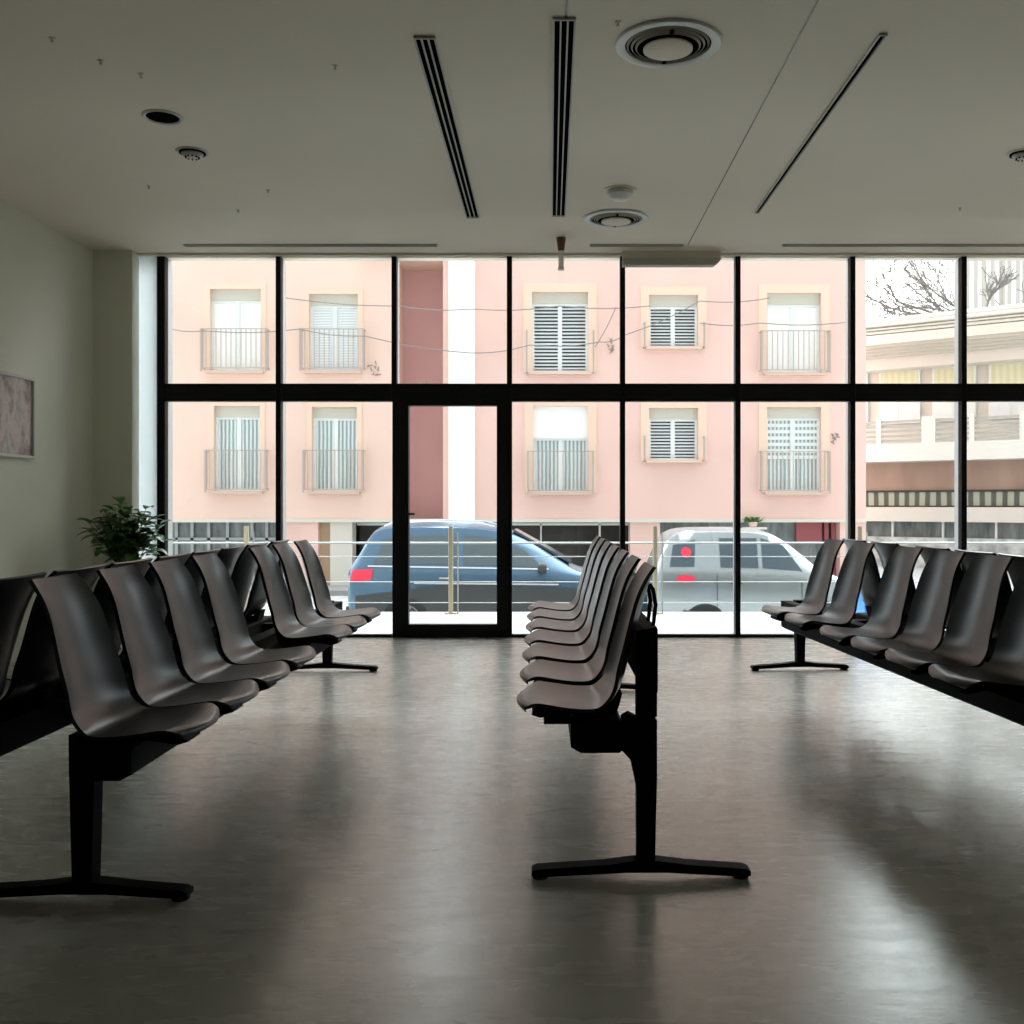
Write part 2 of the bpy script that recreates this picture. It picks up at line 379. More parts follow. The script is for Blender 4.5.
BEAM = [(.162, .400), (.190, .384), (.300, .384), (.308, .392), (.308, .470), (.300, .478), (.172, .478), (.162, .468)]
wide_master = None; seat_master = None; foot_master = None; master_used = False
def make_bench(name, label, sgn, X0, Y0, seats, beam, legs, double, rz=0, sc=(1, 1, 1)):
    """X0: front lip position, sgn: +1 back lies toward +X; seats, beam, legs: positions along Y relative to Y0; legs: (y, u)"""
    global seat_master, wide_master
    root = empty(name, (X0, Y0, 0), rz)
    root.scale = sc; tag(root, label, 'bench')
    flip = 0 if sgn > 0 else PI
    def place(o, u, y): # u along sgn axis
        o.location = (sgn*u, y, 0); o.rotation_euler = (0, 0, flip)
    rows = [(0, 1)]
    if double: rows.append((.903, -1))
    for (u0, dr) in rows:
        ys = list(seats)
        if dr < 0 and sgn < 0: ys.append((seats[3]+seats[4])/2)
        for y in ys:
            if dr < 0:
                if wide_master is None:
                    o = seat_mesh(.165).build('seat_shell', M['shell'], root, smooth=True); wide_master = o
                else: o = cop(wide_master, root)
            elif seat_master is None:
                o = seat_mesh().build('seat_shell', M['shell'], root, smooth=True); seat_master = o
            else:
                o = cop(seat_master, root)
            o.location = (sgn*u0, y, 0); o.rotation_euler = (0, 0, 0 if sgn*dr > 0 else PI)
            # carrier under the shell
            b = MB()
            c = [(.055, .486), (.050, .470), (.075, .462), (.172, .4785), (.300, .4785), (.308, .500), (.316, .535), (.300, .535), (.282, .512), (.255, .497), (.215, .4895), (.150, .4910), (.100, .4995)]
            c = [(u, z-.0025) for u, z in c]
            def mp(u): return sgn*(u0+dr*u)
            b.prism([(mp(u), z) for u, z in c], 'y', y-.05, y+.05)
            b.build('seat_bracket', M['bench'], root)
        b = MB().prism([(mp(u), z-.003) for u, z in BEAM], 'y', beam[0], beam[1])
        b.build('beam', M['bench'], root)
    for (y, up, fb, ff) in legs:
        m = MB()
        def g(u): return sgn*u
        topz = .735 if not double else .47
        # post: slightly wider in its upper half, step at mid height
        if double:
            m.prism([(g(up-.034), topz), (g(up+.034), topz), (g(up+.034), .40), (g(up+.026), .05), (g(up-.024), .05), (g(up-.032), .40)], 'y', y-.028, y+.028)
        else:
            m.prism([(g(up-.028), .73), (g(up+.030), .74), (g(up+.030), .48), (g(up+.022), .475), (g(up+.030), .468), (g(up+.030), .30), (g(up+.024), .05), (g(up-.026), .05), (g(up-.028), .30)], 'y', y-.028, y+.028)
        leg = m.build('leg', M['bench'], root)
        # arm from post to beam
        a = MB()
        if double:
            for (u0, dr) in rows:
                k = lambda u: sgn*(u0+dr*u)
                pu = up if dr > 0 else .903-up
                if pu > .5 or y > beam[1]: continue
                a.prism([(k(.3085), .372), (k(pu-.035), .345), (k(pu-.035), .440), (k(.3085), .455)], 'y', y-.024, y+.024)
            if y > beam[1]: a.prism([(g(.483 if up > .52 else .45), .398), (g(up-.0345), .398), (g(up-.0345), .455), (g(.483 if up > .52 else .45), .455)], 'y', y-.024, y+.024)
        else:
            a.prism([(g(.20), .380), (g(.308), .380), (g(.335), .35), (g(up-.028), .27), (g(up-.028), .46), (g(.352), .475), (g(.330), .487), (g(.309), .475), (g(.309), .381)], 'y', y-.022, y+.022)
            a.prism([(g(.085), .484), (g(.085), .455), (g(.1615), .455), (g(.1615), .484)], 'y', y-.018, y+.018)
        a.build('leg_arm', M['bench'], root)
        ft = foot_mesh(fb, ff)
        foot = ft.build('foot', M['bench'], root, smooth=False); place(foot, up, y)
        for uu in (-ff+.025, fb-.025):
            p = pad_mesh(uu).build('foot_pad', M['rub'], foot, smooth=True)
    if double:
        y1 = max(beam[1], legs[-1][0]+.05)
        MB().box(min(sgn*.42, sgn*.483), max(sgn*.42, sgn*.483), legs[0][0]+.35, y1, .392, .462).build('spine_beam', M['bench'], root)
        for y in [legs[0][0]+.5, (beam[0]+beam[1])/2, beam[1]-.2]:
            MB().box(min(sgn*.309, sgn*.419), max(sgn*.309, sgn*.419), y-.03, y+.03, .41, .455).build('cross_tie', M['bench'], root)
            MB().box(min(sgn*.484, sgn*.594), max(sgn*.484, sgn*.594), y-.03, y+.03, .41, .455).build('cross_tie', M['bench'], root)
    if not double:
        for y in seats:
            for dy in (-.07, .07):
                m = MB()
                m.tube([(sgn*.405, y+dy, .735), (sgn*.412, y+dy, .80), (sgn*.405, y+dy, .845), (sgn*.394, y+dy, .862)], .006, 8)
                m.build('back_rod', M['bench'], root, smooth=True)
        m = MB().box(sgn*.372, sgn*.412, beam[0]+.03, beam[1]-.03, .55, .735); m.build('back_rail', M['bench'], root)
    return root

CY = 3.06
cs = [.0+.45*k for k in range(7)]
make_bench('waiting_bench', 'black seven-seat single row bench standing in the middle of the room, its seats facing left', 1, -.104, CY, cs, (-.16, 3.0), [(-.10, .380, .30, .33), (2.86, .380, .30, .33)], False, math.radians(.5), (1, 1, .982))
LY = 2.75
ls = [y-LY for y in (2.75, 3.14, 3.53, 3.93, 4.66, 5.04, 5.46)]
make_bench('waiting_bench', 'long black back-to-back seat bench along the left wall, front row facing right', -1, -.902, LY, ls, (-.12, 2.95), [(.05, .341, .31, .265), (3.87, .50, .29, .30)], True, 0, (1.07, 1, .967))
RY = 4.62
rs = [y-RY for y in (3.46, 3.85, 4.22, 4.62, 5.17, 5.60)]
make_bench('waiting_bench', 'long black back-to-back seat bench on the right side, front row facing left', 1, 1.235, RY, rs, (-1.9, 1.20), [(-1.8, .38, .30, .32), (2.02, .53, .32, .32)], True, rz=math.radians(3.9), sc=(1, 1, .967))

# ------------------------------------------------------------------ ceiling fittings
def slot_diffuser(label, x0, x1, y0, y1, n, along='y', group=None, end=True):
    z = CZ
    cx, cy = (x0+x1)/2, (y0+y1)/2
    r = empty('linear_diffuser', (cx, cy, z)); tag(r, label, 'air vent', group)
    f = MB(); t = .007; L = lambda x: x-cx; K = lambda y: y-cy
    if along == 'y':
        f.box(L(x0), L(x1), K(y0), K(y0)+t, -.012, 0).box(L(x0), L(x1), K(y1)-t, K(y1), -.012, 0)
        pitch = (x1-x0-t)/n
        for k in range(n+1):
            a = L(x0)+k*pitch; f.box(a, a+t, K(y0)+t, K(y1)-t, -.012, 0)
        bk = MB().box(L(x0)+t, L(x1)-t, K(y0)+t, K(y1)-t, -.003, 0)
    else:
        f.box(L(x0), L(x0)+t, K(y0), K(y1), -.012, 0).box(L(x1)-t, L(x1), K(y0), K(y1), -.012, 0)
        pitch = (y1-y0-t)/n
        for k in range(n+1):
            a = K(y0)+k*pitch; f.box(L(x0)+t, L(x1)-t, a, a+t, -.012, 0)
        bk = MB().box(L(x0)+t, L(x1)-t, K(y0)+t, K(y1)-t, -.003, 0)
    bk.build('slot', M['slot'], r); f.build('blade_frame', M['trim'], r)
    return r
slot_diffuser('three-slot linear ceiling vent left of centre, running toward the window', -.59, -.495, 4.42, 7.2, 3)
slot_diffuser('three-slot linear ceiling vent in the middle of the ceiling, above the centre bench', .012, .108, 4.25, 7.16, 3)
slot_diffuser('single-slot slim linear ceiling vent on the right side of the ceiling', 1.412, 1.447, 4.39, 7.08, 1)
g = None
slot_diffuser('thin slot vent in the ceiling along the window, over the left panes', -2.85, -.88, 7.96, 8.00, 1, 'x', g)
slot_diffuser('short thin slot vent in the ceiling along the window, right of the hanging chrome tube', .31, 1.04, 7.96, 8.00, 1, 'x', g)
slot_diffuser('thin slot vent in the ceiling along the window, over the right panes', 1.81, 5.2, 7.96, 8.00, 1, 'x', g)

def round_diffuser(label, x, y, R):
    r = empty('round_diffuser', (x, y, CZ)); tag(r, label, 'air vent')
    MB().lathe([(R*.80, -.0005), (R*.80, -.010), (R*.86, -.016), (R*.97, -.012), (R, -.004), (R, -.0005), (R*.80, -.0005)], (0, 0, 0), 64).build('rim', M['trimw'], r, smooth=True)
    MB().lathe([(0, -.001), (R*.80, -.001), (R*.80, -.003), (0, -.003)], (0, 0, 0), 48).build('throat', M['slot'], r)
    for k, q in enumerate((.77, .69, .61)):
        MB().lathe([(R*q, -.006-.004*k), (R*(q-.012), -.010-.004*k), (R*(q-.028), -.016-.004*k), (R*(q-.034), -.015-.004*k), (R*(q-.014), -.006-.004*k), (R*q, -.006-.004*k)], (0, 0, 0), 64).build('cone_ring', M['trim'], r, smooth=True)
    MB().lathe([(0, -.034), (R*.40, -.034), (R*.46, -.030), (R*.46, -.024), (0, -.024)], (0, 0, 0), 48).build('centre_disc', M['ceil'], r, smooth=True)
    MB().box(-.008, .008, -R*.68, R*.68, -.024, -.003).build('cross_bar', M['slot'], r)
round_diffuser('large round ceiling air diffuser nearest the camera, at the top of the view', .517, 4.49, .235)
round_diffuser('round ceiling air diffuser close to the window wall', .466, 7.23, .228)

def downlight(label, x, y, R, kind):
    r = empty('recessed_spotlight' if kind == 'hole' else 'ceiling_detector', (x, y, CZ)); tag(r, label, 'ceiling light' if kind == 'hole' else 'detector')
    MB().lathe([(R*.80, -.0005), (R*.80, -.006), (R*.9, -.010), (R, -.003), (R, -.0005), (R*.8, -.0005)], (0, 0, 0), 40).build('ring', M['trimw'], r, smooth=True)
    if kind == 'hole':
        MB().lathe([(0, -.0005), (R*.80, -.0005), (R*.80, -.002), (0, -.002)], (0, 0, 0), 32).build('opening', M['slot'], r)
    else:
        MB().lathe([(0, -.0005), (R*.80, -.0005), (R*.80, -.012), (0, -.012)], (0, 0, 0), 32).build('opening', M['slot'], r)
        MB().lathe([(0, -.036), (R*.25, -.035), (R*.55, -.028), (R*.66, -.016), (R*.66, -.012), (0, -.012)], (0, 0, 0), 32).build('cap', M['trim'], r, smooth=True)
        g = MB()
        for k in range(10):
            a = 2*PI*k/10; g.box(R*.40*math.cos(a)-.004, R*.40*math.cos(a)+.004, R*.40*math.sin(a)-.004, R*.40*math.sin(a)+.004, -.038, -.030)
        g.build('grille_stud', M['slot'], r)
downlight('recessed ceiling spotlight with a white ring and black opening, upper left', -2.02, 5.34, .105, 'hole')
downlight('small round ceiling detector beside the ringed spotlight on the left', -2.05, 5.87, .092, 'det')
downlight('round ceiling detector at the far right edge of the ceiling', 2.72, 5.89, .09, 'det')
# half dome fitting in the middle
r = empty('dome_sensor', (.45, 6.59, CZ)); tag(r, 'small white domed sensor between the two round air diffusers', 'sensor')
MB().lathe([(0, -.001), (.11, -.001), (.11, -.006), (0, -.006)], (0, 0, 0), 40).build('base_plate', M['ceil'], r)
MB().lathe([(.082, -.006), (.085, -.016), (.075, -.03), (0, -.03)], (0, 0, 0), 32).build('collar', M['trimw'], r, smooth=True)
MB().lathe([(.076, -.03), (.07, -.048), (.05, -.062), (.02, -.068), (0, -.069)], (0, 0, 0), 32).build('dome', M['whitep'], r, smooth=True)
# hanging chrome tube
r = empty('hanging_tube', (.084, 7.77, CZ)); tag(r, 'chrome tube with brown collar hanging from the ceiling before the window', 'fixture')
MB().lathe([(0, 0), (.034, 0), (.036, -.012), (.030, -.05), (.024, -.10), (0, -.10)], (0, 0, 0), 24).build('collar', M['copper'], r, smooth=True)
MB().lathe([(0, -.10), (.020, -.10), (.021, -.12), (.021, -.22), (.026, -.235), (.026, -.245), (0, -.245)], (0, 0, 0), 24).build('tube', M['chrome'], r, smooth=True)
# roller blind housing
o = MB().box(.58, 1.36, 8.17, 8.24, CZ-.06, CZ, 1).prism([(.58, CZ-.06), (1.37, CZ-.06), (1.35, CZ-.085), (1.31, CZ-.115), (.58, CZ-.115)], 'y', 8.16, 8.245).build('blind_box', [M['trim'], M['ceil']], loc=(.95, 8.2, CZ))
tag(o, 'short grey roller blind housing under the ceiling at the window head', 'blind box')
# small ceiling hooks
hooks = [(52, 38, 'nearest the camera on the left'), (101, 61, 'left, closest to the ringed spotlight'), (141, 74, 'left, just before the ringed spotlight'), (335, 66, 'between the ringed spotlight and the left linear vent'), (149, 186, 'behind the left detector'), (238, 210, 'left, over the second window bay'), (618, 22, 'beside the large round diffuser'), (268, 190, 'left, in the second window bay behind the detector'), (960, 208, 'right side near the window')]
for px, py, t in hooks:
    dd = (CZ-H)*F/(504-py); x = PX(px, dd)
    o = MB().lathe([(0, 0), (.014, 0), (.014, -.003), (.005, -.005), (.004, -.014), (.009, -.016), (.009, -.019), (0, -.019)], (x, dd, CZ), 12).build('ceiling_hook', M['trimw'], loc=(x, dd, CZ), smooth=True)
    tag(o, 'tiny white ceiling hook, '+t, 'hook', 'small hooks in the ceiling')

# ------------------------------------------------------------------ framed picture on the left wall
def art_mat():
    m = bpy.data.materials.new('pale_abstract_print'); m.use_nodes = True; n = m.node_tree; b = n.nodes['Principled BSDF']; b.inputs['Roughness'].default_value = .35
    t = n.nodes.new('ShaderNodeTexCoord'); mp = n.nodes.new('ShaderNodeMapping'); mp.inputs['Scale'].default_value = (1, 1.3, 1.1); mp.inputs['Location'].default_value = (0, .4, .2)
    z = n.nodes.new('ShaderNodeTexNoise'); z.inputs['Scale'].default_value = 3.0; z.inputs['Detail'].default_value = 12; z.inputs['Distortion'].default_value = .0; z.inputs['Roughness'].default_value = .65
    r = n.nodes.new('ShaderNodeValToRGB'); e = r.color_ramp.elements
    e[0].position = .30; e[0].color = (.10, .09, .09, 1); e[1].position = .72; e[1].color = (.62, .60, .58, 1)
    for p, c in ((.40, (.24, .19, .18)), (.47, (.46, .36, .34)), (.53, (.62, .50, .47)), (.62, (.36, .34, .30))):
        q = e.new(p); q.color = (*c, 1)
    n.links.new(t.outputs['Object'], mp.inputs[0]); n.links.new(mp.outputs[0], z.inputs[0]); n.links.new(z.outputs['Fac'], r.inputs[0]); n.links.new(r.outputs[0], b.inputs['Base Color'])
    return m
py0, py1, pz0, pz1 = 6.25, 7.19, 1.395, 1.96
r = empty('framed_picture', (LX, (py0+py1)/2, pz0)); tag(r, 'white framed abstract print in faded pink and grey on the left wall', 'picture')
c0, c1 = py0-(py0+py1)/2, py1-(py0+py1)/2; hh = pz1-pz0; t = .022
f = MB().bbox(0, .028, c0, c1, 0, t, .004).bbox(0, .028, c0, c1, hh-t, hh, .004).bbox(0, .028, c0, c0+t, t, hh-t, .004).bbox(0, .028, c1-t, c1, t, hh-t, .004)
f.build('frame', M['trimw'], r)
MB().box(.004, .012, c0+t, c1-t, t, hh-t).build('print', art_mat(), r)

# ------------------------------------------------------------------ potted plant by the pier
random.seed(5)
px_, py_ = PX(127, 7.7), 7.7
r = empty('potted_plant', (px_, py_, 0)); tag(r, 'green leafy potted plant beside the corner pier behind the left bench', 'plant')
MB().lathe([(0, 0), (.13, 0), (.135, .02), (.17, .60), (.175, .62), (.16, .62), (.155, .58), (0, .58)], (0, 0, 0), 32).build('planter', M['pot'], r, smooth=True)
MB().lathe([(0, .575), (.155, .575), (.155, .59), (.08, .60), (0, .605)], (0, 0, 0), 24).build('soil', M['soil'], r, smooth=True)
stems = MB(); leaves = MB()
def leaf(mb, base, dirv, L, Wd, curl):
    d = dirv.normalized(); side = d.cross(Vector((0, 0, 1)))
    if side.length < .05: side = Vector((1, 0, 0))
    side.normalize(); up = side.cross(d).normalized()
    vs = []; n = 6
    for i in range(n+1):
        t = i/n; w = Wd*math.sin(PI*min(1, t*.93+.05))**.8 if i < n else .001
        c = base+d*(L*t)-Vector((0, 0, 1))*(curl*t*t*L)
        vs += [c-side*w+up*w*.35, c, c+side*w+up*w*.35]
    fs = []
    for i in range(n):
        a = i*3; fs += [(a, a+1, a+4, a+3), (a+1, a+2, a+5, a+4)]
    mb.add(vs, fs)
for k in range(46):
    a = random.uniform(0, 2*PI); lean = random.uniform(.05, 1.0)**.8; hgt = random.uniform(.26, .54)*(1.08-.35*lean)
    b = Vector((random.uniform(-.07, .07), random.uniform(-.07, .07), .59))
    e = b+Vector((math.cos(a)*lean*.24, math.sin(a)*lean*.2, hgt))
    mid = (b+e)/2+Vector((0, 0, .04))
    stems.tube([b, mid, e], [.004, .003, .002], 5)
    for q in range(6):
        t = .35+.13*q
        p = b.lerp(e, min(t, 1)); an = a+random.uniform(-1.7, 1.7)
        leaf(leaves, p, Vector((math.cos(an), math.sin(an), random.uniform(-.1, .8))), random.uniform(.09, .15), random.uniform(.030, .046), random.uniform(.1, .5))
stems.build('stems', M['stem'], r, smooth=True); leaves.build('foliage', M['leaf'], r, smooth=True)

# ------------------------------------------------------------------ outside: terrace, railing, street
o = struct(MB().box(-14, 16, 8.42, 10.2, -.25, -.005).build('terrace', M['pave']))
o = struct(MB().box(-14, 16, 10.2, 10.3, -1.1, -.005).build('terrace_wall', M['pave']))
o = struct(MB().box(-40, 60, 10.3, 22.6, -1.2, -.95).build('street', M['street']))
o = struct(MB().box(-40, 60, 22.6, 70, -1.2, -.83).build('pavement', M['pave']))
r = empty('terrace_railing', (0, 10.12, 0)); tag(r, 'low steel railing along the edge of the pale terrace outside the window', 'railing')
for z in (.695, .56, .31, .104):
    MB().tube([(-6, 0, z), (7.5, 0, z)], .010 if z > .6 else .0045, 8).build('rail', M['steel'], r, smooth=True)
for k in range(7):
    x = -1.0+(k-3)*2.02+.02
    MB().bbox(x-.022, x+.022, -.015, .015, -.005, .86, .004).box(x-.06, x+.06, -.05, .05, -.005, .008).build('post', M['brass'], r)
    MB().tube([(x+.07, 0, -.005), (x+.07, 0, .80)], .008, 6).build('tension_rod', M['steel'], r)

# blue tub on the terrace
bx = PX(878, 9.2)
r = empty('storage_tub', (bx, 9.2, -.005)); tag(r, 'bright blue plastic tub on the terrace seen between the right bench seats', 'tub')
MB().prism([(-.15, 0), (.15, 0), (.18, .40), (-.18, .40)], 'y', -.14, .14).build('tub_body', M['bluebox'], r, bevel=.012)
MB().box(-.19, .19, -.155, .155, .40, .435).build('lid', M['bluebox'], r, bevel=.008)
MB().box(-.165, .165, -.146, -.1405, .355, .38).build('label_strip', M['bluedark'], r)

# ------------------------------------------------------------------ the pink apartment building
FD = 24.0
def cells(mb, x0, x1, z0, z1, holes, y, depth=.25):
    xs = sorted({x0, x1, *[h[0] for h in holes], *[h[1] for h in holes]}); zs = sorted({z0, z1, *[h[2] for h in holes], *[h[3] for h in holes]})
    for a, b in zip(xs, xs[1:]):
        for c, e in zip(zs, zs[1:]):
            mx_, mz = (a+b)/2, (c+e)/2
            if any(h[0] < mx_ < h[1] and h[2] < mz < h[3] for h in holes): continue
            mb.add([(a, y, c), (b, y, c), (b, y, e), (a, y, e)], [(0, 1, 2, 3)])
    for (a, b, c, e) in holes:
        for q in (((a, y, c), (b, y, c), (b, y+depth, c), (a, y+depth, c)), ((a, y, e), (b, y, e), (b, y+depth, e), (a, y+depth, e)),
                  ((a, y, c), (a, y, e), (a, y+depth, e), (a, y+depth, c)), ((b, y, c), (b, y, e), (b, y+depth, e), (b, y+depth, c))):
            mb.add(q, [(0, 1, 2, 3)])
    # outer sides and back keep the block solid
    mb.box(x0, x1, y+.6, y+6, z0, z1)
    mb.add([(x0, y, z0), (x0, y+.6, z0), (x0, y+.6, z1), (x0, y, z1), (x1, y, z0), (x1, y+.6, z0), (x1, y+.6, z1), (x1, y, z1)], [(0, 1, 2, 3), (4, 5, 6, 7), (3, 2, 6, 7)])
apt = empty('apartment_building', (0, FD, -.83)); tag(apt, 'pink rendered apartment building across the street with two rows of windows', 'building')
AP = (0, 0, 0)
apz = Vector((0, FD, -.83))
def B(mb, name, m, parent=apt, smooth=False):
    # verts given in world space; parent is the building or one of its parts (which sit at its origin)
    mb.v = [tuple(Vector(v)-apz) for v in mb.v]
    return mb.build(name, m, parent, smooth=smooth)
zcap = PZ(521, FD); ztop = 13.0
wins = [ # px0, px1, py_top, py_bot, style
    (210, 261, 289, 371, 'white'), (309, 358, 294, 371, 'lace'), (532, 588, 292, 372, 'louvre'), (649, 698, 295, 347, 'louvre'), (767, 821, 293, 373, 'blank'),
    (214, 260, 406, 491, 'curtain'), (312, 357, 407, 491, 'curtain'), (533, 588, 406, 492, 'half'), (649, 698, 408, 460, 'louvre'), (767, 821, 407, 492, 'half2')]
def hole(w): return (PX(w[0], FD), PX(w[1], FD), PZ(w[3], FD), PZ(w[2], FD))
xl, xg, xr = -13.5, PX(396, FD), PX(866, FD)
mb = MB(); cells(mb, xl, xg, zcap, ztop, [hole(w) for w in wins if w[1] < 396], FD); B(mb, 'wall', M['pinkL'])
xw = PX(443, FD)
mb = MB(); cells(mb, xw, xr, zcap, ztop, [hole(w) for w in wins if w[0] > 443], FD); B(mb, 'wall', M['pinkR'])
B(MB().box(xg, xw, FD+1.3, FD+1.6, zcap, PZ(259, FD+1.3)), 'recessed_wall', M['shaded_pink'])  # return between the blocks, its shade painted into the wall colour
B(MB().box(PX(362, FD), xw+.02, FD-.12, FD+1.5, PZ(258.5, FD), PZ(252, FD)), 'eave', M['beige'])
B(MB().box(PX(449, FD), PX(475, FD), FD-.12, FD, zcap, ztop), 'pilaster', M['whitep'])
for w in wins:
    a, b, c, e = hole(w); st = w[4]; y = FD
    bw = .12 if w[0] < 400 else .2
    s = MB()
    for (p0, p1, q0, q1) in ((a-bw, a, c-.02, e+bw), (b, b+bw, c-.02, e+bw), (a, b, e, e+bw)):
        s.box(p0, p1, y-.025, y, q0, q1)
    B(s, 'window_surround', M['edge'])
    B(MB().box(a-.08, b+.08, y-.16, y+.1, c-.07, c+.0), 'window_sill', M['beige'])
    fy = y+.17
    bh = .25 if st not in ('half',) else (e-c)*.37
    if w[3]-w[2] < 60: bh = .25
    fz1 = e-bh
    fr = MB(); ft = .055
    fr.box(a, b, fy-.02, fy+.05, c, c+ft).box(a, b, fy-.02, fy+.05, fz1-ft, fz1).box(a, a+ft, fy-.02, fy+.05, c+ft, fz1-ft).box(b-ft, b, fy-.02, fy+.05, c+ft, fz1-ft)
    mid = (a+b)/2; fr.box(mid-.05, mid+.05, fy-.02, fy+.05, c+ft, fz1-ft)
    wf = B(fr, 'window', M['wframe'])
    B(MB().box(a, b, fy-.06, fy+.05, fz1, e), 'shutter_box', M['whitep'] if st == 'half' else M['rollbox'], wf)
    gp = M['curtain']
    if st == 'louvre':
        gp = M['darkin']
        n = 18 if e-c > 1.5 else 11
        for (p0, p1) in ((a+ft, mid-.05), (mid+.05, b-ft)):
            l = MB(); h0 = c+ft+.03; h1 = fz1-ft
            for k in range(n):
                z = h0+(h1-h0)*k/n
                l.prism([(fy-.015, z), (fy+.01, z+(h1-h0)/n*.55), (fy+.014, z+(h1-h0)/n*.5), (fy-.01, z-.003)], 'x', p0, p1)
            B(l, 'louvre_panel', M['louvre'], wf)
    elif st == 'white': gp = M['blind']
    elif st == 'lace': gp = M['blind']
    elif st == 'blank': gp = M['whitep']
    elif st.startswith('half'): gp = M['curtain']
    if st in ('white', 'blank'): gp = M['whitep']
    B(MB().box(a+ft, b-ft, fy+.03, fy+.045, c+ft, fz1-ft), 'pane', gp, wf)
    if st == 'half2':
        l = MB(); h0 = c+(fz1-c)*.45
        for k in range(6):
            z = h0+(fz1-ft-h0)*k/6; l.box(a+ft, mid-.05, fy+.005, fy+.025, z, z+.08).box(mid+.05, b-ft, fy+.005, fy+.025, z, z+.08)
        B(l, 'louvre_panel', M['wframe'], wf)
    # balcony railing
    if st != 'louvre':
        rl, rr = (9, 5) if w[0] < 400 else ((5, 5) if w[0] < 700 else (5, 9))
        ra, rb = PX(w[0]-rl, FD-.3), PX(w[1]+rr, FD-.3); top = c+.95; ry = y-.30
        g = MB(); g.box(ra, rb, ry-.012, ry+.012, top-.02, top).box(ra, rb, ry-.012, ry+.012, c+.02, c+.045)
        for x in (ra, rb): g.box(x-.012, x+.012, ry, y, top-.02, top).box(x-.012, x+.012, ry, y, c+.02, c+.045).box(x-.02, x+.02, ry-.02, ry+.02, c-.04, top)
        n = 13
        for k in range(1, n):
            x = ra+(rb-ra)*k/n; g.box(x-.009, x+.009, ry-.008, ry+.008, c+.03, top)
        for x in (ra, rb):
            for q in (.1, .2): g.box(x-.008, x+.008, ry+q-.008, ry+q+.008, c+.03, top)
        B(g, 'balcony_railing', M['rail'])
    else:
        g = MB(); top = c+(.95 if e-c > 1.5 else .55)
        for x in (a-.12, b+.12):
            g.box(x-.02, x+.02, y-.22, y-.18, c-.03, top).box(x-.012, x+.012, y-.2, y, top-.03, top).box(x-.012, x+.012, y-.2, y, c-.03, c)
        B(g, 'side_bracket', M['rail'])
# ground floor
zs = -.83
B(MB().box(xl, PX(285, FD), FD+.5, FD+.7, zs, zcap), 'shop_window', M['shopglass'])
g = MB()
for px in (170, 186, 203, 222, 247, 262, 279): g.box(PX(px, FD)-.035, PX(px, FD)+.035, FD+.40, FD+.5, zs, zcap)
g.box(xl, PX(285, FD), FD+.4, FD+.5, PZ(541, FD), PZ(539, FD)+.02)
B(g, 'shop_frame', M['fin'])
B(MB().box(PX(285, FD), PX(318, FD), FD, FD+.5, zs, zcap), 'pillar', M['pinkR'])
B(MB().box(PX(318, FD), PX(330, FD), FD+.2, FD+.5, zs, zcap), 'pillar', M['tan'])
B(MB().box(PX(330, FD), PX(352, FD), FD+.02, FD+.5, zs, zcap), 'pillar', M['cream'])
B(MB().box(PX(352, FD), PX(630, FD), FD+1.0, FD+1.2, zs, zcap), 'recess_wall', M['shopdark'])
B(MB().box(PX(352, FD), PX(630, FD), FD+.6, FD+.66, PZ(526, FD), PZ(523.5, FD)).box(PX(600, FD), PX(602, FD), FD+.6, FD+.66, zs, zcap).box(PX(540, FD), PX(541.5, FD), FD+.6, FD+.66, zs, zcap), 'shop_frame', M['wframe'])
B(MB().box(PX(630, FD), PX(660, FD), FD, FD+.6, zs, zcap), 'pillar', M['pinkR'])
B(MB().box(PX(660, FD), PX(840, FD), FD+.5, FD+.7, zs, zcap), 'shop_window', M['shopglass'])
B(MB().box(PX(800, FD), PX(826, FD), FD+.35, FD+.49, PZ(543, FD), PZ(523, FD)), 'sign_panel', M['redpanel'])
B(MB().box(PX(828, FD), PX(832, FD), FD+.3, FD+.49, zs, zcap).box(PX(835, FD), PX(839, FD), FD+.3, FD+.49, zs, zcap), 'shutter_post', M['redpanel'])
B(MB().box(PX(840, FD), xr, FD, FD+.7, zs, zcap), 'pillar', M['pinkR'])
B(MB().box(xl, xr, FD-.06, FD+.05, zcap-.03, zcap+.05).box(xl, xr, FD+.05, FD+6, zcap-.02, zcap-.001), 'floor_band', M['cream'])
B(MB().box(xl, xr, FD+5.5, FD+6, zs, zcap-.02), 'rear_wall', M['shopdark'])
# fixtures: small black twisted brackets on the render
random.seed(3)
for (px, py) in ((374, 369), (609, 347), (835, 436), (428, 381)):
    b = MB(); c = at(px, py, FD-.03)
    for k in range(7):
        p = c+Vector((random.uniform(-.12, .12), 0, random.uniform(-.14, .14)))
        b.tube([p, p+Vector((random.uniform(-.08, .08), -.03, random.uniform(-.08, .08))), p+Vector((random.uniform(-.08, .08), 0, random.uniform(-.08, .08)))], .012, 5)
    B(b, 'wall_bracket', M['wire'])

# cables strung along the facade
def cable(pts, d, label):
    ps = [at(px, py, d) for px, py in pts]; out = []
    for a, b in zip(ps, ps[1:]):
        for k in range(6):
            t = k/6; q = a.lerp(b, t); q.z -= .06*math.sin(PI*t); out.append(q)
    out.append(ps[-1])
    o = MB().tube(out, .012, 6).build('cable', M['wire'], loc=tuple(ps[0])); tag(o, label, 'cable', 'cables on the facade')
cable([(160, 326), (205, 331), (300, 329), (365, 336), (470, 353), (530, 345), (600, 342), (625, 335), (700, 301), (770, 298)], FD-.38, 'thin cable running across the upper windows of the pink building')
cable([(280, 297), (400, 306), (470, 309), (560, 306), (650, 306)], FD-.38, 'short thin cable above the upper middle windows of the pink building')
cable([(700, 323), (760, 323), (850, 322)], FD-.38, 'short straight cable beside the upper right window of the pink building')
cable([(595, 347), (616, 307)], FD-.20, 'steep short cable right of the upper louvred window')

